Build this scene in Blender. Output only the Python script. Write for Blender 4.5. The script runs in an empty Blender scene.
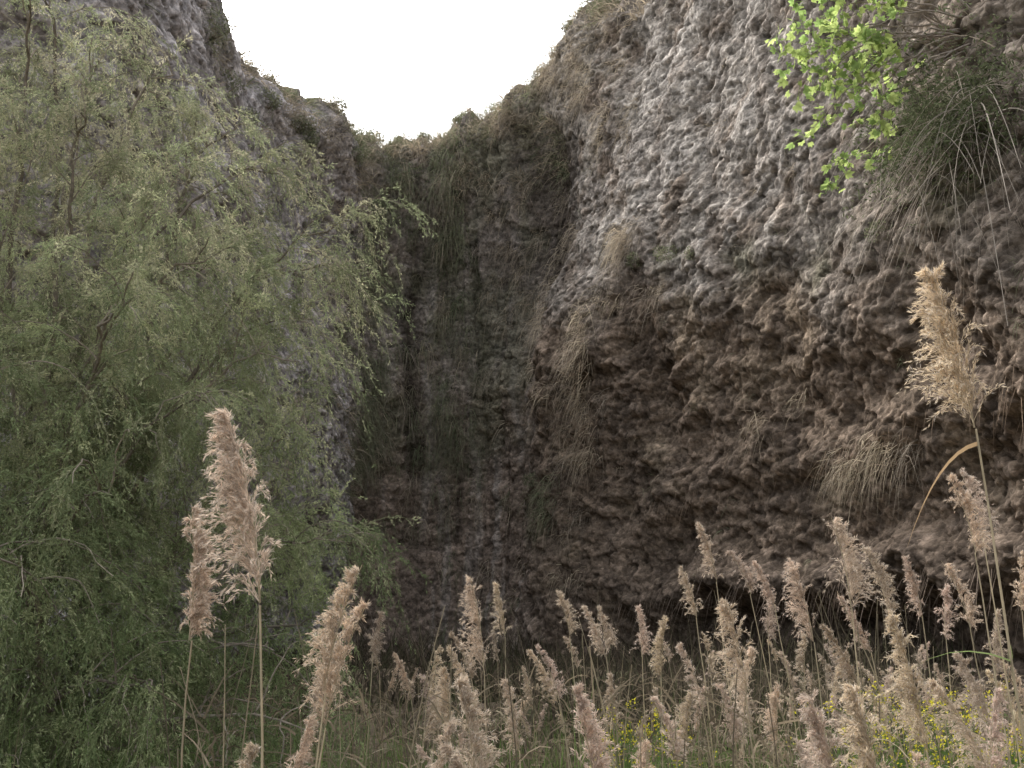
import bpy, math, numpy as np
from mathutils import Vector
rng=np.random.default_rng(7)
sc=bpy.context.scene
# ------------------------------------------------------------------ noise
def hsh(ix,iy,iz,seed):
    n=(ix.astype(np.uint32)*np.uint32(374761393)+iy.astype(np.uint32)*np.uint32(668265263)
       +iz.astype(np.uint32)*np.uint32(2246822519)+np.uint32((seed*3266489917)&0xffffffff))
    n^=n>>np.uint32(13); n*=np.uint32(1274126177); n^=n>>np.uint32(16); n*=np.uint32(2654435761); n^=n>>np.uint32(15)
    return n.astype(np.float32)/np.float32(4294967295.0)
def vnoise(x,y,z,seed=0):
    fx,fy,fz=np.floor(x),np.floor(y),np.floor(z)
    ix,iy,iz=fx.astype(np.int64),fy.astype(np.int64),fz.astype(np.int64)
    tx,ty,tz=x-fx,y-fy,z-fz
    tx=tx*tx*(3-2*tx);ty=ty*ty*(3-2*ty);tz=tz*tz*(3-2*tz)
    r=0
    for a in (0,1):
        for b in (0,1):
            for c in (0,1):
                w=(tx if a else 1-tx)*(ty if b else 1-ty)*(tz if c else 1-tz)
                r=r+w*hsh(ix+a,iy+b,iz+c,seed)
    return r*2-1
def fbm(x,y,z,sc_,octv,seed=0,gain=.5,ridge=False):
    s=0;a=1;t=0;f=sc_
    for o in range(octv):
        an=.7+o*1.1;ca,sa=math.cos(an),math.sin(an);cb,sb=math.cos(an*.6+.4),math.sin(an*.6+.4)
        x1=x*ca-y*sa;y1=x*sa+y*ca;y2=y1*cb-z*sb;z2=y1*sb+z*cb
        n=vnoise(x1*f+o*17.3,y2*f+o*5.1,z2*f+o*9.7,seed+o)
        if ridge:n=1-2*np.abs(n)
        s=s+a*n;t+=a;a*=gain;f*=2.07
    return s/t
def cellular(x,y,z,seed=0):
    ix,iy,iz=[np.floor(v).astype(np.int64) for v in (x,y,z)]
    best=np.full(x.shape,9.0);idv=np.zeros(x.shape)
    for a in (-1,0,1):
        for b in (-1,0,1):
            for c in (-1,0,1):
                jx,jy,jz=ix+a,iy+b,iz+c
                d=(jx+hsh(jx,jy,jz,seed)-x)**2+(jy+hsh(jx,jy,jz,seed+1)-y)**2+(jz+hsh(jx,jy,jz,seed+2)-z)**2
                m=d<best
                best=np.where(m,d,best);idv=np.where(m,hsh(jx,jy,jz,seed+3),idv)
    return np.sqrt(best),idv
def sstep(a,b,x):
    t=np.clip((x-a)/(b-a),0,1);return t*t*(3-2*t)
# ------------------------------------------------------------------ mesh helpers
def build(name,verts,faces,cols,mat,smooth=False,parent=None):
    me=bpy.data.meshes.new(name)
    me.vertices.add(len(verts));me.vertices.foreach_set("co",np.ascontiguousarray(verts,dtype=np.float32).ravel())
    k=faces.shape[1]
    me.loops.add(faces.size);me.loops.foreach_set("vertex_index",faces.astype(np.int32).ravel())
    me.polygons.add(len(faces));me.polygons.foreach_set("loop_start",np.arange(0,faces.size,k,dtype=np.int32))
    me.update(calc_edges=True)
    if smooth: me.polygons.foreach_set("use_smooth",np.ones(len(faces),dtype=bool))
    at=me.attributes.new("Col",'FLOAT_COLOR','POINT')
    c4=np.ones((len(verts),4),dtype=np.float32);c4[:,:3]=cols
    at.data.foreach_set("color",c4.ravel())
    me.materials.append(mat)
    ob=bpy.data.objects.new(name,me);sc.collection.objects.link(ob)
    if parent:ob.parent=parent
    return ob
class Soup:
    def __init__(s):s.v=[];s.c=[]
    def quads(s,q,c):
        q=np.asarray(q).reshape(-1,4,3);c=np.broadcast_to(np.asarray(c,dtype=float),(len(q),3))
        s.v.append(q);s.c.append(np.repeat(c,4,axis=0))
    def make(s,name,mat,parent=None):
        v=np.concatenate(s.v).reshape(-1,3);c=np.concatenate(s.c)
        return build(name,v,np.arange(len(v)).reshape(-1,4),c,mat,parent=parent)
def nrm(v):return v/np.maximum(np.linalg.norm(v,axis=-1,keepdims=True),1e-9)
def rvec(n):return nrm(rng.normal(size=(n,3)))
def diamonds(S,p,d,L,w,c,mid=.45,side=None):
    if side is None: side=rvec(len(p))
    s=nrm(np.cross(d,side))*(w[:,None]/2)
    m=p+d*(L*mid)[:,None]
    S.quads(np.stack([p,m+s,p+d*L[:,None],m-s],axis=1),c)
def strips(S,p,d,L,w,droop,c,seg=4,side=None,taper=1.0):
    n=len(p);side=rvec(n) if side is None else side
    s=nrm(np.cross(d,side))
    t=np.linspace(0,1,seg+1)
    P=p[:,None]+d[:,None]*(L[:,None]*t)[...,None]
    P[...,2]-=(L*droop)[:,None]*t**2
    W=(w[:,None]/2)*(1-taper*t**1.5*.95)[None]
    a=P+s[:,None]*W[...,None];b=P-s[:,None]*W[...,None]
    q=np.stack([a[:,:-1],a[:,1:],b[:,1:],b[:,:-1]],axis=2)
    c=np.broadcast_to(np.asarray(c,dtype=float),(n,3))
    S.quads(q.reshape(-1,4,3),np.repeat(c,seg,axis=0))
    return P
def tube(S,pts,r,c,sides=5):
    pts=np.asarray(pts,dtype=float);r=np.broadcast_to(np.asarray(r,dtype=float),(len(pts),))
    T=nrm(np.gradient(pts,axis=0));ref=np.array([.31,.2,.93]) if abs(T[0,2])<.8 else np.array([1,.1,.05])
    A=nrm(np.cross(T,ref));B=np.cross(T,A)
    an=np.arange(sides)/sides*2*math.pi
    R=pts[:,None]+r[:,None,None]*(A[:,None]*np.cos(an)[None,:,None]+B[:,None]*np.sin(an)[None,:,None])
    R2=np.roll(R,-1,axis=1)
    S.quads(np.stack([R[:-1],R2[:-1],R2[1:],R[1:]],axis=2),c)
def bez(a,b,c,n,wob=0):
    t=np.linspace(0,1,n)[:,None]
    P=(1-t)**2*a+2*t*(1-t)*b+t*t*c
    if wob:
        w=rng.normal(size=(n,3))*wob;w[0]=0;w=(w+np.roll(w,1,axis=0))/2;w[0]=0
        P=P+w
    return P
# ------------------------------------------------------------------ materials
def newmat(name):
    m=bpy.data.materials.new(name);m.use_nodes=True;m.node_tree.nodes.clear()
    return m,m.node_tree.nodes,m.node_tree.links
def veg(name,transl=.35,nscale=30,nlo=.75,nhi=1.25):
    m,N,L=newmat(name)
    o=N.new('ShaderNodeOutputMaterial');p=N.new('ShaderNodeBsdfDiffuse')
    a=N.new('ShaderNodeAttribute');a.attribute_name='Col'
    nz=N.new('ShaderNodeTexNoise');nz.inputs['Scale'].default_value=nscale;nz.inputs['Detail'].default_value=1
    tc=N.new('ShaderNodeNewGeometry')
    L.new(tc.outputs['Position'],nz.inputs['Vector'])
    mr=N.new('ShaderNodeMapRange');mr.inputs['From Min'].default_value=.3;mr.inputs['From Max'].default_value=.7
    mr.inputs['To Min'].default_value=nlo;mr.inputs['To Max'].default_value=nhi
    L.new(nz.outputs['Fac'],mr.inputs['Value'])
    vm=N.new('ShaderNodeVectorMath');vm.operation='SCALE'
    L.new(a.outputs['Color'],vm.inputs[0]);L.new(mr.outputs['Result'],vm.inputs['Scale'])
    L.new(vm.outputs['Vector'],p.inputs['Color'])
    if transl>0:
        t=N.new('ShaderNodeBsdfTranslucent');mx=N.new('ShaderNodeMixShader')
        L.new(vm.outputs['Vector'],t.inputs['Color']);mx.inputs['Fac'].default_value=transl
        L.new(p.outputs[0],mx.inputs[1]);L.new(t.outputs[0],mx.inputs[2]);L.new(mx.outputs[0],o.inputs['Surface'])
    else: L.new(p.outputs[0],o.inputs['Surface'])
    return m
def rockmat(name,ground=False):
    m,N,L=newmat(name)
    o=N.new('ShaderNodeOutputMaterial');p=N.new('ShaderNodeBsdfDiffuse');p.inputs['Roughness'].default_value=.6
    a=N.new('ShaderNodeAttribute');a.attribute_name='Col'
    g=N.new('ShaderNodeNewGeometry')
    n1=N.new('ShaderNodeTexNoise');n1.inputs['Scale'].default_value=6.5;n1.inputs['Detail'].default_value=6;n1.inputs['Roughness'].default_value=.72
    v1=N.new('ShaderNodeTexVoronoi');v1.inputs['Scale'].default_value=12;v1.inputs['Randomness'].default_value=1
    mp=N.new('ShaderNodeMapping');mp.inputs['Scale'].default_value=(1,1,1.0);mp.inputs['Rotation'].default_value=(.3,.2,.4)
    L.new(g.outputs['Position'],mp.inputs['Vector'])
    for n in (n1,v1):L.new(mp.outputs[0],n.inputs['Vector'])
    r1=N.new('ShaderNodeMapRange');r1.inputs['From Min'].default_value=.3;r1.inputs['From Max'].default_value=.7;r1.inputs['To Min'].default_value=.45;r1.inputs['To Max'].default_value=1.55
    L.new(n1.outputs['Fac'],r1.inputs['Value'])
    sep=N.new('ShaderNodeSeparateColor');L.new(v1.outputs['Color'],sep.inputs[0])
    r2=N.new('ShaderNodeMapRange');r2.inputs['To Min'].default_value=.65;r2.inputs['To Max'].default_value=1.35;L.new(sep.outputs[0],r2.inputs['Value'])
    mu=N.new('ShaderNodeMath');mu.operation='MULTIPLY';L.new(r1.outputs[0],mu.inputs[0]);L.new(r2.outputs[0],mu.inputs[1])
    vm=N.new('ShaderNodeVectorMath');vm.operation='SCALE';L.new(a.outputs['Color'],vm.inputs[0]);L.new(mu.outputs[0],vm.inputs['Scale'])
    L.new(vm.outputs[0],p.inputs['Color'])
    s1=N.new('ShaderNodeMath');s1.operation='MULTIPLY_ADD';s1.inputs[1].default_value=-.6;L.new(v1.outputs['Distance'],s1.inputs[0]);L.new(n1.outputs['Fac'],s1.inputs[2])
    b=N.new('ShaderNodeBump');b.inputs['Strength'].default_value=.6;b.inputs['Distance'].default_value=.07 if not ground else .03
    L.new(s1.outputs[0],b.inputs['Height']);L.new(b.outputs[0],p.inputs['Normal']);L.new(p.outputs[0],o.inputs['Surface'])
    return m
M_rock=rockmat('conglomerate_rock');M_ground=rockmat('ground_soil',True)
M_tam=veg('tamarisk_foliage',.45,2.5,.7,1.3);M_bark=veg('tamarisk_bark',0,40)
M_reed=veg('reed_plume',.4,25,.85,1.15);M_grass=veg('grass',.35,6)
M_cg=veg('cliff_grass',.25,3);M_fig=veg('fig_leaf',.5,8);M_fl=veg('yellow_petal',.4,8)
# ------------------------------------------------------------------ cliff
CP=np.array([(-16,-6),(-10,4),(-7.6,11),(-6.6,17),(-6.2,22),(-5.5,26.5),(-4.2,29.5),(-2,30),(0,29),(1.8,26.5),(3.8,23.5),(5.6,19.5),(6.8,15.5),(7.8,12),(9,7),(11,0),(15,-8)],float)
HT=np.array([12,12.5,14.4,17.0,16.5,16.8,18.0,19.0,20.2,20.9,20.2,19.0,18.3,17.5,17,16,15],float)
K=np.arange(17)
def plan(u):
    i=np.clip(np.floor(u).astype(int),0,15);t=(u-i)[:,None]
    p0=CP[np.clip(i-1,0,16)];p1=CP[i];p2=CP[i+1];p3=CP[np.clip(i+2,0,16)]
    return .5*((2*p1)+(-p0+p2)*t+(2*p0-5*p1+4*p2-p3)*t**2+(-p0+3*p1-3*p2+p3)*t**3)
NU=1300;NW=560;NP=46
uu=np.interp(np.linspace(0,1,NU),[0,.05,.10,.2,.86,.95,1],[0,1.5,2.6,4,13.2,14.5,16])
pl=plan(uu);tg=nrm(np.gradient(pl,uu,axis=0));nx,ny=tg[:,1],-tg[:,0]
kk=np.ones(61)/61
def smo(a):return np.convolve(np.pad(a,30,mode='edge'),kk,'valid')
nx,ny=smo(nx),smo(ny)
H=np.interp(uu,K,HT)+.35*vnoise(uu*2.1,uu*0,uu*0,5)+.3*vnoise(uu*6.3,uu*0,uu*0,6)+.15*vnoise(uu*17,uu*0,uu*0,9)
tw=np.linspace(0,1,NW)
Z=-1.0+(H[:,None]+1.0)*tw[None]
U=np.repeat(uu[:,None],NW,1)
zb=np.interp(uu,[0,8,9.3,10.4,11.5,13,14,16],[7,11,11.5,9.8,8.6,7.6,7,6.5])[:,None]+.9*vnoise(U*1.7,U*0,U*0,11)+.5*vnoise(U*5,U*0,U*0,12)
right=sstep(8.6,10.2,U);niche=sstep(5.3,6.2,U)*(1-sstep(8.0,9.0,U));left=1-sstep(5.0,6.0,U)
right2=sstep(7.9,8.8,U)
up=np.clip((Z-zb)/np.maximum(H[:,None]-zb,1),0,1);dn=np.clip((zb-Z)/5.0,0,1)
D=right*(.75*(1-up**1.3)-1.0*sstep(0,1,dn)+.25*np.exp(-((Z-5.2-.5*vnoise(U*2,U*0,U*0,3))/.5)**2)
   +.6*np.exp(-((Z-2.9-.35*vnoise(U*3,U*0,U*0,4))/.5)**2)-.4*sstep(2.9,2.0,Z)+.9*sstep(1.6,-.3,Z))
D+=niche*(-.7+.7*sstep(13,17,Z)+.5*np.exp(-((Z-9.5)/1.2)**2)*(.5+.5*vnoise(U*3,U*0,U*0,21)))
D+=left*(.6*np.sin(Z*.5+U)+.4)
D-=1.1*sstep(H[:,None]-1.8,H[:,None]+.1,Z)**2
spur=np.exp(-((U-8.8-.08*(Z-8))/.75)**2)*sstep(14,9.5,Z)
D+=.75*spur
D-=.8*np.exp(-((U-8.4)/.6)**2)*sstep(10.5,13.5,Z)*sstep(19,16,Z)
X=pl[:,0][:,None]+nx[:,None]*D;Y=pl[:,1][:,None]+ny[:,None]*D
# displacement
big=fbm(X,Y,Z*.8,.32,3,31);med=fbm(X,Y,Z,1.0,5,41,.6)
strata=vnoise(X*.5,Y*.5,Z*2.3+1.6*big,52)*.6+vnoise(X*1.1,Y*1.1,Z*5+3*big,53)*.4+.4*fbm(X*.45,Y*.45,Z*2.6+.3*X,.9,4,51,.6)
flute=fbm(U*7,U*0,Z*.16,1.0,3,61)
rid=fbm(X,Y,Z,.75,4,71,.5,True)
wx=.35*fbm(X,Y,Z,1.3,3,77);wz=.35*fbm(X,Y,Z,1.3,3,78)
cel,cid=cellular(X*2.3+wx*3,Y*2.3+wz,Z*3.6+wz*3,81)
cel2,cid2=cellular(X*6.0+wx*4,Y*6.0,Z*8.5+wz*4,91)
upper=sstep(-1.6,1.6,Z-zb+1.3*med)*right2
lower=(1-sstep(-1.8,1.6,Z-zb+1.3*med))*np.maximum(right2,.5*niche)
pit=sstep(.15,.5,fbm(X,Y,Z*1.2,2.6,3,141,.6))
smask=.35+.65*sstep(-.2,.4,fbm(X,Y,Z,.4,2,161))
disp=.55*big+.26*med+.10*rid
disp+=lower*(.20*np.clip(strata*1.4,-1,1)*smask+.04*rid)
disp+=niche*.35*flute*(1-.4*lower)
disp+=.03*(.6-cel)+.11*(cid-.5)+.045*(cid2-.5)
disp-=.10*pit*(upper+.4*left+.6*lower)
disp+=.03*fbm(X,Y,Z,5.5,3,95,.7)
fade=sstep(0,.03,tw)[None]
X=X+nx[:,None]*disp*fade;Y=Y+ny[:,None]*disp*fade
Z=Z+.22*med*sstep(.9,1,tw)[None]
# plateau rows
r=np.geomspace(.15,70,NP)
Xp=X[:,-1:]-nx[:,None]*r;Yp=Y[:,-1:]-ny[:,None]*r
Zp=Z[:,-1:]+.25*(1-np.exp(-r))[None]+.12*fbm(Xp,Yp,Yp*0,1.2,3,7)+.03*np.minimum(r,20)
XX=np.concatenate([X,Xp],1);YY=np.concatenate([Y,Yp],1);ZZ=np.concatenate([Z,Zp],1)
# colours
def C(*a):return np.array(a,float)
def mix(c,d,m):return c*(1-m[...,None])+d*m[...,None]
grey=C(.29,.262,.23);brown=C(.20,.155,.118);dark=C(.11,.088,.072);tan=C(.29,.23,.168);moss=C(.125,.13,.08);pur=C(.23,.203,.18)
col=np.broadcast_to(pur,X.shape+(3,)).copy()
n1=fbm(X,Y,Z,.55,4,101);n2=fbm(X,Y,Z,1.6,4,111);n3=fbm(U*9,U*0,Z*.22,1.,3,121);n4=fbm(X,Y,Z,.9,5,151,.65)
vst=fbm(U*14,U*0,Z*.35,1.,3,171)
col=mix(col,brown,lower)
col=mix(col,tan,np.clip(lower*sstep(.0,.45,n1)*.85,0,1))
col=mix(col,grey,np.clip(upper*sstep(-.55,.15,n1+.1),0,1))
col=mix(col,brown*.98,np.clip(upper*sstep(-.05,.35,n2)*.7,0,1))
col=mix(col,C(.20,.165,.133),np.clip(upper*sstep(11.2,12.6,U+n4)*.75,0,1))
col=mix(col,C(.43,.395,.355),np.clip(upper*np.exp(-((U-10.4)/1.1)**2)*sstep(-.15,.35,n4)*.8,0,1))
col=mix(col,dark*1.3,np.clip((upper+lower)*sstep(.2,.45,-n4)*.5,0,1))
col=mix(col,dark*1.2,np.clip(right2*sstep(.1,.5,vst)*.4,0,1))
col=mix(col,C(.37,.345,.34),np.clip(left*sstep(-.4,.3,n1),0,1)*.9)  # left wall paled: hazy veil put into the rock colour
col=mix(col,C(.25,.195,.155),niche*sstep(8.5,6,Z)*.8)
col=mix(col,dark*.8,np.clip(right*sstep(4.0,2.0,Z)*.8,0,1))  # shade of the undercut below the ledge painted into the rock colour
col=mix(col,dark,np.clip(lower*sstep(.05,.4,-n2)*.55,0,1))
col=mix(col,dark,np.clip(niche*sstep(.1,.5,n3)*.55,0,1))
col=mix(col,pur*1.4,np.clip(niche*sstep(.1,.5,-n3)*.75,0,1))
col=mix(col,dark*.4,np.clip(np.exp(-((U-6.5-.05*np.sin(Z)-.05*n2)/.09)**2)*sstep(6,8,Z)*sstep(15,13,Z)*.9,0,1))
col=mix(col,C(.36,.325,.29),np.clip(np.exp(-((U-6.72-.04*np.sin(Z)-.06*n2)/.05)**2)*sstep(4,7,Z)*sstep(15,13,Z)*.7,0,1))
col=mix(col,dark*.5,np.clip(np.exp(-((U-7.35-.04*np.sin(Z*1.3)-.05*n2)/.06)**2)*sstep(9,10,Z)*sstep(16,14,Z)*.7,0,1))
col=mix(col,dark*.7,np.clip(np.exp(-((U-8.4+.3*n4)/.5)**2)*sstep(10.5,13,Z)*sstep(18,16.5,Z)*.85,0,1))  # shade inside the recess under the rim, painted into the colour
col=mix(col,moss,np.clip(niche*sstep(6,8,Z)*sstep(-.05,.4,fbm(X,Y,Z*.5,.9,3,131))*.5,0,1))
col=mix(col,moss,np.clip(sstep(0,.4,n1-.1)*sstep(.35,.1,np.abs(Z-zb-.3)/3)*right*.5,0,1))
hol=sstep(.45,.8,cel);col*=(1-.25*hol)[...,None]*(1-.3*pit*upper)[...,None]  # crevice shade painted: hollows between cobbles and pits darkened in colour
col*=(.75+.5*cid)[...,None]*(.78+.44*cid2)[...,None]
colp=np.broadcast_to(C(.13,.12,.07),Xp.shape+(3,))
cc=np.concatenate([col,colp],1)
nr=NW+NP
V=np.stack([XX,YY,ZZ],-1).reshape(-1,3)
idx=np.arange(NU*nr).reshape(NU,nr)
F=np.stack([idx[:-1,:-1],idx[1:,:-1],idx[1:,1:],idx[:-1,1:]],-1).reshape(-1,4)
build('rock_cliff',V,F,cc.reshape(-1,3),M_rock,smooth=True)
def surf(u,z):
    u=np.atleast_1d(u);z=np.atleast_1d(z)
    i=np.clip(np.searchsorted(uu,u),1,NU-1)
    j=np.clip(((z+1)/(H[i]+1)*(NW-1)).astype(int),0,NW-1)
    return np.stack([X[i,j],Y[i,j],Z[i,j]],-1),np.stack([nx[i],ny[i],0*nx[i]],-1)
# ------------------------------------------------------------------ ground
NG=321
g=np.sinh(np.linspace(-5.6,5.6,NG))/np.sinh(5.6)*400
gx,gy=np.meshgrid(g,g+10,indexing='ij')
gbase=lambda x,y:1.3*sstep(7.5,20,y)*sstep(70,40,y)-.1
gz=.12*fbm(gx,gy,gx*0,.5,4,3)+gbase(gx,gy)+.25*sstep(7,10,gy)*fbm(gx,gy,gx*0,1.2,3,33)*sstep(50,30,gy)
gi=np.arange(NG*NG).reshape(NG,NG)
GF=np.stack([gi[:-1,:-1],gi[1:,:-1],gi[1:,1:],gi[:-1,1:]],-1).reshape(-1,4)
gc=mix(np.broadcast_to(C(.12,.095,.07),gx.shape+(3,)),C(.07,.08,.04),sstep(0,.5,fbm(gx,gy,gx*0,.8,3,8)))
build('ground',np.stack([gx,gy,gz],-1).reshape(-1,3),GF,gc.reshape(-1,3),M_ground,smooth=True)
# ------------------------------------------------------------------ cliff vegetation
def tufts(S,u,z,blades,Lr,wr,cols,spread=.8,upb=.25,droop=1.2,jit=.15):
    n=len(u);p,nn=surf(u,z)
    sz=rng.uniform(.6,1.25,n)
    p=np.repeat(p,blades,0)+rng.normal(size=(n*blades,3))*jit;nn=np.repeat(nn,blades,0)
    d=nn*.55+rng.normal(size=(n*blades,3))*spread*.5;d[:,2]+=upb
    d=nrm(d);L=rng.uniform(*Lr,n*blades)*np.repeat(sz,blades)
    c=cols[rng.integers(0,len(cols),n)];c=np.repeat(c,blades,0)*rng.uniform(.65,1.35,(n*blades,1))
    strips(S,p-nn*.05,d,L,rng.uniform(*wr,n*blades),droop*rng.uniform(.6,1.3,n*blades),c,seg=3)
dry=np.array([C(.38,.32,.235),C(.32,.27,.20),C(.42,.36,.265),C(.28,.24,.19)])
grn=np.array([C(.19,.205,.125),C(.15,.17,.10),C(.22,.23,.145),C(.25,.235,.16)])
S=Soup()
def ur(a,b,n):return rng.uniform(a,b,n)
n=180;u=np.concatenate([rng.normal(6.12,.3,n//2),rng.normal(6.98,.18,n//2)]);tufts(S,u,ur(7,17.5,n),30,(.4,.95),(.010,.022),np.concatenate([grn,grn,dry[2:]]),.6,.1,1.4)
n=130;tufts(S,ur(5.3,8.6,n),ur(15.8,19,n),45,(.35,.8),(.012,.024),np.concatenate([grn,dry]),.8,.4,1.0)
n=60;tufts(S,rng.normal(6.8,.6,n),ur(2,9,n),30,(.3,.7),(.01,.02),np.concatenate([grn,dry]),.6,.1,1.4)
n=14;tufts(S,rng.normal(8.75,.1,n),rng.normal(5.6,.4,n),30,(.3,.6),(.01,.02),grn,.6,.1,1.4)
S.make('hanging_grass_green',M_cg)
S=Soup()
ur_=ur(4,10.6,240);tufts(S,ur_,np.interp(ur_,uu,H)-ur(-.1,1.2,240),45,(.3,.8),(.012,.024),np.concatenate([dry*1.1,grn[2:]]),1.0,.7,.8)
for (u0,z0,su,sz,n,k) in [(9.85,11.8,.06,.25,10,1.2),(9.45,9.6,.07,.4,8,1.3),(9.3,8.3,.1,.5,12,1.3),(9.1,7.2,.15,.6,7,1.1),(11.45,5.0,.04,.12,5,1.0),(11.75,4.8,.05,.12,5,1.0),(11.0,6.1,.2,.2,2,.9),(10.2,10.2,.2,.2,4,1),(9.2,18,.25,.5,16,1),(8.8,19,.3,.5,16,1),(9.6,16.2,.3,.6,7,1),(8.1,13,.4,1.4,22,1),(8.5,11,.3,1.2,14,1.1),(8.8,5,.2,1.,6,1),(7.6,15,.4,1,18,1)]:
    tufts(S,rng.normal(u0,su,n),rng.normal(z0,sz,n),45,(.3,.78),(.008,.017),dry*k,.55,.1,1.5)
n=70;tufts(S,ur(8.8,14,n),ur(3,15,n),16,(.12,.32),(.006,.012),np.concatenate([dry,grn]),.8,.3,1.0,.08)
n=180;tufts(S,ur(2.5,5.6,n),ur(4,16,n),30,(.3,.7),(.012,.024),np.concatenate([dry,grn]),.8,.3,1.0)
S.make('hanging_grass_dry',M_cg)
S=Soup()
def shrub(S,c,r,nleaf,ls,cols):
    d=rvec(nleaf)*(rng.uniform(.25,1,nleaf)**.5)[:,None]*np.array([r,r,r*.75])
    lump=1+.35*vnoise(d[:,0]*3/r+c[0],d[:,1]*3/r+c[1],d[:,2]*3/r+c[2],5)
    p=c+d*lump[:,None]
    diamonds(S,p,nrm(rvec(nleaf)+np.array([0,0,.3])),rng.uniform(.6,1.3,nleaf)*ls,rng.uniform(.6,1.3,nleaf)*ls*.4,cols[rng.integers(0,len(cols),nleaf)]*rng.uniform(.6,1.3,(nleaf,1)))
    nb=10;strips(S,np.repeat((c-np.array([0,0,r*.7]))[None],nb,0),nrm(rvec(nb)+np.array([0,0,1.2])),np.full(nb,r*1.3),np.full(nb,.025),np.zeros(nb),C(.16,.13,.1),seg=3)
for u0 in list(ur(5.2,9.6,34)):
    p,nn=surf(u0,np.interp(u0,uu,H)-rng.uniform(-.1,.6));shrub(S,p[0]+nn[0]*.05,rng.uniform(.25,.6),800,.07,grn*1.1)
for u0 in (9.3,9.45,9.1,8.75,8.9,8.5,8.3):
    p,nn=surf(u0,np.interp(u0,uu,H)-rng.uniform(-.4,.7));shrub(S,p[0]+nn[0]*.1,rng.uniform(.45,.75),1500,.07,np.concatenate([dry[3:]*.7,grn[:2]]))
for u0 in ur(3.2,5.4,14):
    p,nn=surf(u0,np.interp(u0,uu,H)-rng.uniform(-.1,2.5));shrub(S,p[0],rng.uniform(.3,.6),800,.07,grn)
for (u0,z0,rr) in [(10.3,10.7,.35),(10.5,10.4,.25),(10.0,11.0,.3),(8.55,6.2,.3),(13.3,8.6,.4),(12.0,8.3,.3)]:
    p,nn=surf(u0,z0);shrub(S,p[0]-nn[0]*.1,rr,800,.06,grn)
S.make('rim_shrubs',M_cg)
S=Soup()
n=420;u0=ur(9.2,13.6,n);z0=rng.normal(2.75,.18,n)
p,nn=surf(u0,z0);d=nrm(nn*.35+rng.normal(size=(n,3))*.12+np.array([0,0,-.8]))
strips(S,p,d,ur(.3,1.0,n),ur(.006,.012,n),ur(0,.3,n),C(.24,.19,.15)*ur(.5,1.5,n)[:,None],seg=4)
n=160;u0=ur(9.6,13.6,n);z0=rng.normal(5.1,.2,n)
p,nn=surf(u0,z0);d=nrm(nn*.3+rng.normal(size=(n,3))*.12+np.array([0,0,-.8]))
strips(S,p,d,ur(.2,.7,n),ur(.006,.012,n),ur(0,.3,n),C(.24,.18,.13)*ur(.5,1.5,n)[:,None],seg=4)
S.make('hanging_roots',M_cg)
# ------------------------------------------------------------------ hanging shrub + fig on right cliff
rootp,rn=surf(12.6,9.3);rootp=rootp[0];rn=rn[0]
S=Soup()
n=330
p=rootp+rng.normal(size=(n,3))*np.array([.4,.6,.38])
d=nrm(rn*.45+rng.normal(size=(n,3))*np.array([.6,.7,.45])+np.array([-.1,0,.25]))
L=ur(.5,1.6,n)
cs=np.array([C(.22,.19,.15),C(.30,.26,.21),C(.13,.125,.08),C(.17,.15,.11)])[rng.integers(0,4,n)]*ur(.6,1.2,n)[:,None]
P=strips(S,p,d,L,ur(.006,.015,n),ur(.5,1.4,n),cs,seg=6,taper=.8)
n2=120;p=rootp+rng.normal(size=(n2,3))*np.array([.3,.65,.25])+np.array([0,0,-.3])
tr=nrm(rn*.35+rng.normal(size=(n2,3))*np.array([.35,.55,.15])+np.array([0,0,-.25]))
strips(S,p,tr,ur(.9,2.2,n2),ur(.010,.02,n2),ur(.5,1.0,n2),C(.36,.32,.27)*ur(.5,1.2,n2)[:,None],seg=7,taper=.7)
n=9500;i=rng.integers(0,170,n);j=rng.integers(1,5,n)
q=P[i,j]+rng.normal(size=(n,3))*.10
dl=rng.normal(size=(n,3))*.7+np.array([0,0,-.3])
diamonds(S,q,nrm(dl),ur(.05,.11,n),ur(.015,.035,n),C(.12,.14,.075)*ur(.5,1.3,n)[:,None])
S.make('hanging_shrub',M_cg)
fig=bpy.data.objects.new('fig_tree',None);sc.collection.objects.link(fig)
SB=Soup();SL=Soup()
fr,fn=surf(12.6,10.6);fr=fr[0]-fn[0]*.2
twigs=[(4.55,13.5,10.9),(4.15,13.4,10.1),(4.5,13.3,10.3),(4.9,13.3,11.3),(4.3,13.5,9.75),(4.95,13.2,10.4),(5.3,13.0,10.3),(4.65,13.4,9.2),(4.35,13.3,8.9),(5.3,12.9,8.9),(4.9,13.2,9.7),(5.5,12.9,9.9),(5.05,13.3,10.9),(5.4,13.0,11.3),(4.75,13.3,8.2),(5.0,13.1,9.0),(4.6,13.6,11.5),(5.8,12.6,11.2),(4.75,13.3,9.95),(5.1,13.1,9.8),(4.7,13.4,10.6),(4.5,13.2,8.0),(5.2,13.0,8.5)]
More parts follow.
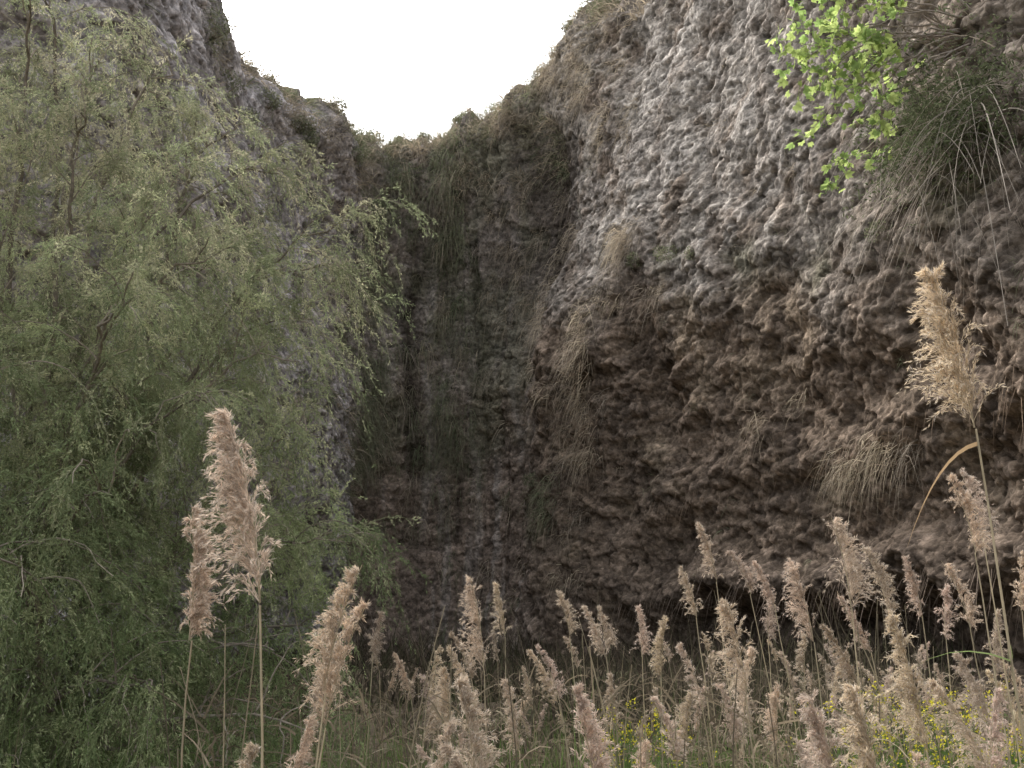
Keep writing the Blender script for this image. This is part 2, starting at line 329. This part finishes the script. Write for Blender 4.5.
for e in twigs:
    e=np.array(e);m=(fr*.45+e*.55)+np.array([-.1,-.3,.7+.2*rng.normal()])
    P=bez(fr+rng.normal(size=3)*.15,m,e,18,.035);tube(SB,P,np.linspace(.022,.005,18),C(.24,.21,.18),5)
    ends=[P[17],P[15]]
    for sgi in range(2):
        i0=rng.integers(10,16);a=P[i0];b=a+np.array([rng.normal()*.3-.15,rng.normal()*.3,rng.normal()*.2])
        Q=bez(a,(a+b)/2+np.array([0,0,.06]),b,6,.01);tube(SB,Q,np.linspace(.007,.003,6),C(.24,.21,.16),4);ends.append(Q[-1])
    for b0 in ends:
      for k in range(rng.integers(5,9)):
        b=b0+rng.normal(size=3)*.02
        pd=nrm(rng.normal(size=3)*np.array([1,1,.6])+np.array([-.2,-.2,.15]));b2=b+pd*rng.uniform(.06,.18)
        tube(SB,[b,(b+b2)/2+np.array([0,0,.01]),b2],.003,C(.2,.3,.08),3)
        ax=nrm(pd+np.array([0,0,-.35])+rng.normal(size=3)*.4);nv=nrm(np.cross(ax,rng.normal(size=3)));sd=np.cross(nv,ax)
        s=rng.uniform(.07,.16);c=(C(.44,.53,.19) if rng.uniform()<.65 else C(.26,.36,.12))*rng.uniform(.7,1.2)
        an=np.array([-1.25,-.62,0,.62,1.25]);ls=s*np.array([.6,.85,1,.85,.6])
        dd=nrm(ax[None]*np.cos(an)[:,None]+sd[None]*np.sin(an)[:,None]+nv[None]*np.array([.25,.12,0,.12,.25])[:,None])
        diamonds(SL,np.repeat(b2[None],5,0),dd,ls,s*np.array([.38,.42,.45,.42,.38]),c,mid=.55,side=np.repeat(nv[None],5,0))
SB.make('branches',M_bark,fig);SL.make('leaves',M_fig,fig)
# ------------------------------------------------------------------ tamarisk
tam=bpy.data.objects.new('tamarisk_tree',None);sc.collection.objects.link(tam)
SB=Soup();SL=Soup()
base=np.array([-3.2,6.4,-.1])
limbs=[(-1.1,6.4,4.45),(-1.3,6.8,4.3),(-1.6,6.2,4.75),(-2.4,6.3,5.6),(-3.3,5.8,6.2),(-1.35,6.0,3.4),(-1.2,6.2,2.9),(-.95,5.9,2.2),(-.95,6.1,1.7),(-1.0,5.4,1.2),(-1.3,5.7,1.6),
       (-1.9,4.7,3.3),(-2.4,4.2,2.7),(-1.6,4.7,1.4),(-2.0,5.2,4.0),(-3.0,4.6,4.2),(-2.4,4.0,1.6),(-4.2,5.0,3.0),(-2.8,5.0,5.2),(-2.2,7.2,3.6),(-1.7,7.0,2.4),(-2.2,4.6,.9),(-3.6,5.0,5.2),
       (-2.6,3.9,3.4),(-1.8,4.5,2.3),(-2.1,3.8,2.0),(-1.6,5.2,2.9),(-1.7,5.4,3.8),(-3.0,5.4,3.4),(-1.3,5.0,.9),(-2.5,5.2,4.6),(-2.0,6.3,5.1),(-1.4,6.5,3.8),(-1.9,6.8,4.4),(-2.9,6.2,5.6),(-1.4,6.6,2.3),(-2.2,5.6,3.0)]
sp_p=[];sp_d=[];sp_L=[];sp_c=[]
tamc=np.array([C(.38,.395,.235),C(.31,.34,.195),C(.47,.455,.30),C(.26,.295,.165)])
bark=C(.21,.18,.145)
for e in limbs:
    e=np.array(e,float);b=base+rng.normal(size=3)*np.array([.25,.25,0])
    m=b+(e-b)*.42+np.array([0,0,.5*(e[2]-b[2])+.5])
    P=bez(b,m,e,26,.03);tube(SB,P,np.linspace(.026,.004,26),bark*rng.uniform(.7,1.2),6)
    T=nrm(np.gradient(P,axis=0))
    lc=rng.uniform(.8,1.15)
    for k in range(17):
        t=.25+.75*(k+rng.uniform())/17;i=min(int(t*25),25)
        d=nrm(T[i]*.7+rng.normal(size=3)*np.array([.65,.65,.5])+np.array([0,0,.25]))
        l=rng.uniform(.4,.95)*(1.15-.5*t);a=P[i];ee=a+d*l+np.array([0,0,-.3*l]);mm=a+d*l*.55+np.array([0,0,.12])
        Q=bez(a,mm,ee,10,.012);tube(SB,Q,np.linspace(.005,.002,10),bark*rng.uniform(.8,1.5),4)
        TQ=nrm(np.gradient(Q,axis=0));ns=rng.integers(10,16)
        cidx=rng.integers(0,4);cj=rng.uniform(.8,1.15)*lc
        for s in range(ns):
            j=rng.integers(1,10)
            sp_p.append(Q[j]);sp_d.append(nrm(TQ[j]*.8+rng.normal(size=3)*.6+np.array([.05,0,.0])));sp_L.append(rng.uniform(.18,.45))
            sp_c.append(tamc[cidx if rng.uniform()<.5 else rng.integers(0,4)]*cj)
sp_p=np.array(sp_p);sp_d=np.array(sp_d);sp_L=np.array(sp_L);sp_c=np.array(sp_c);ns=len(sp_p)
hk=np.clip((sp_p[:,2]-1.5)/3.5,0,1)[:,None];sp_c=sp_c*(np.array([.66,.75,.62])*(1-hk)+np.array([1.14,1.10,1.16])*hk)  # sprays paler with height: hazy sunlight on the crown put into leaf colour
sdroop=ur(.35,1.1,ns)
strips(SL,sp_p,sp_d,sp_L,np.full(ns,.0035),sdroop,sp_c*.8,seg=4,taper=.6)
def on_spray(i,t):
    p=sp_p[i]+sp_d[i]*(sp_L[i]*t)[:,None];p[:,2]-=sp_L[i]*sdroop[i]*t*t
    T=sp_d[i].copy();T[:,2]-=2*sdroop[i]*t
    return p,nrm(T)
nt=14;i=np.repeat(np.arange(ns),nt);t=rng.uniform(.05,1,len(i));tp,tT=on_spray(i,t)
td=nrm(tT*.85+rvec(len(i))*.6+np.array([0,0,-.05]));tl=ur(.03,.10,len(i))*(1.15-.5*t)
nl=7;k=np.repeat(np.arange(len(i)),nl);s=rng.uniform(.05,1,len(k))
lp=tp[k]+td[k]*(tl[k]*s)[:,None];lp[:,2]-=tl[k]*.3*s*s
ld=nrm(td[k]*.9+rvec(len(k))*.5)
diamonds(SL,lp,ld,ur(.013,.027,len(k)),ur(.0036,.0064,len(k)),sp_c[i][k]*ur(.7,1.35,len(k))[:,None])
print('sprays',ns,'leaves',len(k))
SB.make('trunk_and_limbs',M_bark,tam);SL.make('foliage',M_tam,tam)
# ------------------------------------------------------------------ reeds
straw=C(.50,.43,.30)
def reed(S,x,y,zt,L,dx,hero=1.0,fat=1.0,dy=0.,bright=None):
    tip=np.array([x,y,zt]);foot=np.array([x-dx*1.6,y-dy,0.])
    side=1 if dx>0 else -1
    neck=tip-np.array([dx*.55,0,L*.96])
    P=bez(foot,np.array([foot[0]*.6+neck[0]*.4,y-dy*.5,zt*.5]),neck,12,.004)
    tube(S,P,np.linspace(.0042,.0022,12),straw*rng.uniform(.75,1.1),5)
    ax=nrm(nrm(P[-1]-P[-2])+np.array([dx*.2,0,0]));bend=np.array([dx*.5/L*1.0+.16*side,rng.normal()*.08,-.10])
    def A(t):t=t[:,None];return neck+L*(ax*t+bend*t*t*.5)
    tube(S,A(np.linspace(0,1,10)),np.linspace(.0022,.0008,10),straw*.9,4)
    nb=int(90*hero);t0=rng.uniform(0,.95,nb)**1.1
    t0=t0*.5+.5*np.round(t0*11)/11+rng.normal(size=nb)*.012
    t0=np.clip(t0,0,.97)
    bl=L*fat*(.56*(1-t0)**.7*np.minimum(1,(t0+.3)/.4)+.04)*ur(.5,1.1,nb)
    flop=side if rng.uniform()<.6 else -side
    ph=rng.normal(size=nb)*1.0+(0 if flop>0 else math.pi)
    rad=np.stack([np.cos(ph),np.sin(ph),0*ph],-1)
    bd=nrm(ax*1.0+rad*ur(.25,.8,nb)[:,None]);dr=ur(.25,.9,nb);a0=A(t0)
    pc=C(.60,.485,.385)*(rng.uniform(.75,1.1) if bright is None else bright)*np.array([1,rng.uniform(.97,1.03),rng.uniform(.9,1.04)])
    strips(S,a0,bd,bl,np.full(nb,.0016),dr,pc*.8,seg=3,taper=.5)
    m=int(20*(.7+.3*hero));i=np.repeat(np.arange(nb),m);s=rng.uniform(.12,1.02,len(i))
    p=a0[i]+bd[i]*(bl[i]*s)[:,None];p[:,2]-=bl[i]*dr[i]*s*s
    T=bd[i].copy();T[:,2]-=2*dr[i]*s
    d=nrm(nrm(T)+rvec(len(i))*.5);p=p+rng.normal(size=p.shape)*.0022
    diamonds(S,p,d,ur(.009,.017,len(i)),ur(.0016,.0036,len(i)),pc*ur(.65,1.3,len(i))[:,None])
    nf=int(len(i)*.5);ii=rng.integers(0,len(i),nf)
    diamonds(S,p[ii],nrm(d[ii]+rvec(nf)*.8),ur(.010,.02,nf),np.full(nf,.0009),C(.72,.64,.55)*ur(.8,1.2,nf)[:,None])
    k=rng.integers(2,5);j=rng.integers(3,9,k);lp=P[j]
    ld=nrm(rng.normal(size=(k,3))*np.array([1,1,.1])+np.array([0,0,.9]))
    strips(S,lp,ld,ur(.2,.42,k),ur(.008,.014,k),ur(.6,1.3,k),(straw*.8 if rng.uniform()<.6 else C(.16,.2,.08))*ur(.7,1.1,k)[:,None],seg=6)
heroes=[(-.52,1.9,2.07,.40,-.09,2.2,.9),(-.77,2.4,1.95,.34,-.03,1.5,.65),(-.425,2.6,1.82,.33,.08,1.4,.8),(.965,2.1,2.43,.38,-.06,2.2,1.05),
 (-.43,2.7,1.74,.34,.09,1.3,.8),(-.12,3.6,1.86,.34,-.04,1.2,.9),(.75,3.4,1.77,.32,-.03,1.3,1.2),(1.07,3.3,2.03,.31,-.05,1.4,1.0),(1.11,3.9,1.94,.32,-.06,1.3,1.1),
 (1.04,2.7,1.70,.36,-.04,1.5,.85),(.75,2.2,1.54,.32,-.03,1.6,.9),(.72,2.4,1.51,.3,-.05,1.5,.9),(.185,2.6,1.52,.3,-.04,1.5,.9),(-.107,2.6,1.54,.3,-.04,1.5,.9),(1.36,3.8,1.99,.28,-.08,1.2,.8),(1.53,3.4,2.19,.28,-.07,1.2,.8)]
for k,h in enumerate(heroes):
    S=Soup();reed(S,*h,bright=1.08 if k in(0,3) else rng.uniform(.85,1.05))
    if k==3:
        b=np.array([[1.0,2.1,2.03]]);strips(S,b,nrm(np.array([[-.75,.1,-.15]])),np.array([.17]),np.array([.009]),np.array([1.1]),C(.4,.28,.16),seg=8,side=np.array([[.2,1,.3]]))
    S.make('common_reed',M_reed)
S=Soup()
rows=[(-.07,5,1.93,.27),(.26,5.5,1.92,.25),(.37,5,1.83,.27),(.48,5.6,1.84,.25),(.65,5.2,1.83,.27),(.64,4.4,1.75,.27),(.85,5,2.01,.26),(.86,4.5,2.17,.28),(1.16,5.4,2.13,.25),
(1.21,5,2.04,.25),(1.31,5.2,1.9,.27),(1.74,4.4,2.01,.28),(1.72,4,1.95,.28),(1.75,3.8,2.28,.28),(2.1,4.2,2.01,.26),(1.88,4,1.76,.26),(1.21,2.9,1.54,.3),(-.15,2.7,1.38,.25),(-.01,3.8,1.51,.27),
(-.72,5.5,1.81,.25),(-.66,6,1.6,.24),(-.5,6,1.48,.24),(-.38,5.5,1.44,.24),(-.62,2.5,1.39,.22),(-.61,3,1.43,.24),(.43,4.5,1.51,.26),(.43,3.5,1.33,.26),(.55,4,1.44,.26),(.72,4.2,1.44,.26),(.88,4.4,1.47,.26),(1.09,4.3,1.47,.26),(.83,3,1.35,.26),(1.1,2.8,1.35,.28),
(.92,4.0,1.62,.27),(1.3,4.2,1.72,.27),(1.5,4.6,1.85,.27),(1.6,3.6,1.6,.28),(1.42,3.1,1.5,.3),(1.95,4.6,1.9,.26),(-.25,4.2,1.55,.27),(-.3,5.2,1.7,.25),(-.85,5.0,1.62,.25),(-.95,5.2,1.55,.25),(-.2,3.2,1.42,.27),(.1,4.8,1.62,.26)]
for (x,y,z,L) in rows:
    reed(S,x,y,z,L,rng.uniform(-.2,.06),1.0,rng.uniform(.65,1.0))
for k in range(110):
    y=rng.uniform(4,9);b=rng.uniform(-.2,.55) if k%2 else rng.uniform(.1,.55)
    reed(S,b*y,y,1.6+y*rng.uniform(-.085,.02),rng.uniform(.2,.28),rng.uniform(-.22,.12),.7,rng.uniform(.6,1.))
for k in range(160):
    y=rng.uniform(3,9);x=rng.uniform(-.3,.55)*y;z=1.6+y*rng.uniform(-.1,.06);l=rng.uniform(-.3,.22)
    P=bez(np.array([x,y,0]),np.array([x,y,z*.6]),np.array([x+l,y,z]),8,.004);tube(S,P,np.linspace(.004,.0015,8),straw*rng.uniform(.3,.9),4)
n=5500;y=ur(3.5,10,n);x=rng.uniform(-.3,.58,n)*y
p=np.stack([x,y,ur(.2,1.4,n)],-1);d=nrm(np.stack([rng.normal(size=n)*.7,rng.normal(size=n)*.7,ur(.3,1.2,n)],-1))
strips(S,p,d,ur(.15,.45,n),ur(.005,.012,n),ur(.2,1.3,n),C(.24,.195,.135)*ur(.4,1.2,n)[:,None],seg=4)
S.make('reed_bed',M_reed)
# ------------------------------------------------------------------ ground grass, undergrowth and flowers
S=Soup()
n=14000;y=3.2+7*rng.uniform(0,1,n);b=rng.uniform(-.7,.7,n);x=b*y
dens=fbm(x,y,x*0,.9,3,15);h=(1.02+.35*dens+rng.normal(size=n)*.17)*np.where(rng.uniform(size=n)<.15,1.15,1)
h=np.minimum(h,1.45)
p=np.stack([x,y,np.zeros(n)],-1);d=nrm(np.stack([rng.normal(size=n)*.16,rng.normal(size=n)*.16,np.ones(n)],-1))
gcs=np.array([C(.14,.22,.06),C(.19,.28,.09),C(.10,.15,.05),C(.28,.24,.15)])[rng.choice(4,n,p=[.31,.27,.24,.18])]*ur(.65,1.15,n)[:,None]
strips(S,p,d,h*1.1,ur(.005,.012,n),ur(.02,.4,n),gcs,seg=4)
S.make('tall_grass',M_grass)
S=Soup()
n=22000;y=ur(9,27,n);x=rng.uniform(-.32,.62,n)*y
cl=fbm(x,y,x*0,.35,3,19)
h=np.maximum(.2,(1.0+1.8*cl+rng.normal(size=n)*.2))*sstep(8,12,y)
p=np.stack([x,y,gbase(x,y)-.15],-1);d=nrm(np.stack([rng.normal(size=n)*.35,rng.normal(size=n)*.35,np.ones(n)],-1))
gcs=np.array([C(.085,.085,.05),C(.12,.105,.07),C(.15,.12,.09),C(.07,.06,.045)])[rng.integers(0,4,n)]*ur(.5,1.2,n)[:,None]
strips(S,p,d,h,ur(.015,.04,n),ur(.1,.8,n),gcs,seg=4)
S.make('undergrowth',M_grass)
S=Soup();SF=Soup()
for k in range(120):
    if k<26: y=rng.uniform(4.2,6.0);x=y*rng.uniform(.09,.16)
    else: y=rng.uniform(3.6,6.5);x=y*rng.uniform(.30,.54)
    h=1.6-y*rng.uniform(.06,.105)
    P=bez(np.array([x,y,0]),np.array([x,y,h*.6]),np.array([x+rng.normal()*.06,y,h]),8,.004);tube(S,P,np.linspace(.004,.0015,8),C(.15,.22,.07),4)
    for j in range(6):
        i=rng.integers(4,8);a=P[i];e=a+np.array([rng.normal()*.07,rng.normal()*.07,rng.uniform(.03,.13)])
        tube(S,[a,(a+e)/2,e],.0012,C(.15,.22,.07),3)
        m=11;c=e+rng.normal(size=(m,3))*np.array([.014,.014,.016])
        diamonds(SF,c,nrm(rvec(m)+np.array([0,0,.3])),ur(.008,.014,m),ur(.006,.011,m),C(.6,.54,.05)*ur(.8,1.2,m)[:,None])
    m=14;c=P[rng.integers(3,7,m)];diamonds(S,c,nrm(rvec(m)+np.array([0,0,.4])),ur(.03,.07,m),ur(.01,.02,m),C(.13,.2,.06))
wf=bpy.data.objects.new('yellow_wildflowers',None);sc.collection.objects.link(wf)
S.make('flower_stems',M_grass,wf);SF.make('flower_petals',M_fl,wf)
# ------------------------------------------------------------------ light
el=math.radians(50);az=math.radians(-42)
w=bpy.data.worlds.new("World");sc.world=w;w.use_nodes=True
N=w.node_tree.nodes;Lk=w.node_tree.links;bg=N['Background']
sky=N.new('ShaderNodeTexSky');sky.sky_type='NISHITA';sky.sun_disc=False;sky.sun_elevation=el;sky.sun_rotation=az
sky.air_density=1.0;sky.dust_density=6;sky.ozone_density=1
hs=N.new('ShaderNodeHueSaturation');hs.inputs['Saturation'].default_value=.25;hs.inputs['Value'].default_value=4.3
Lk.new(sky.outputs[0],hs.inputs['Color']);Lk.new(hs.outputs[0],bg.inputs['Color']);bg.inputs['Strength'].default_value=.15
sd=bpy.data.lights.new('sun','SUN');sd.energy=1.1;sd.angle=math.radians(14);sd.color=(1,.97,.92)
so=bpy.data.objects.new('sun',sd);sc.collection.objects.link(so)
dv=Vector((math.sin(az)*math.cos(el),math.cos(az)*math.cos(el),math.sin(el)))
so.rotation_euler=dv.to_track_quat('Z','Y').to_euler();so.location=dv*60
# ------------------------------------------------------------------ camera
cd=bpy.data.cameras.new('camera');cd.lens=35;cd.sensor_width=36;cd.clip_end=2000;cd.clip_start=.05
co=bpy.data.objects.new('camera',cd);sc.collection.objects.link(co);co.location=(0,0,1.6);co.rotation_euler=(math.radians(105),0,0)
sc.camera=co
sc.view_settings.view_transform='Standard';sc.view_settings.look='None';sc.view_settings.exposure=0
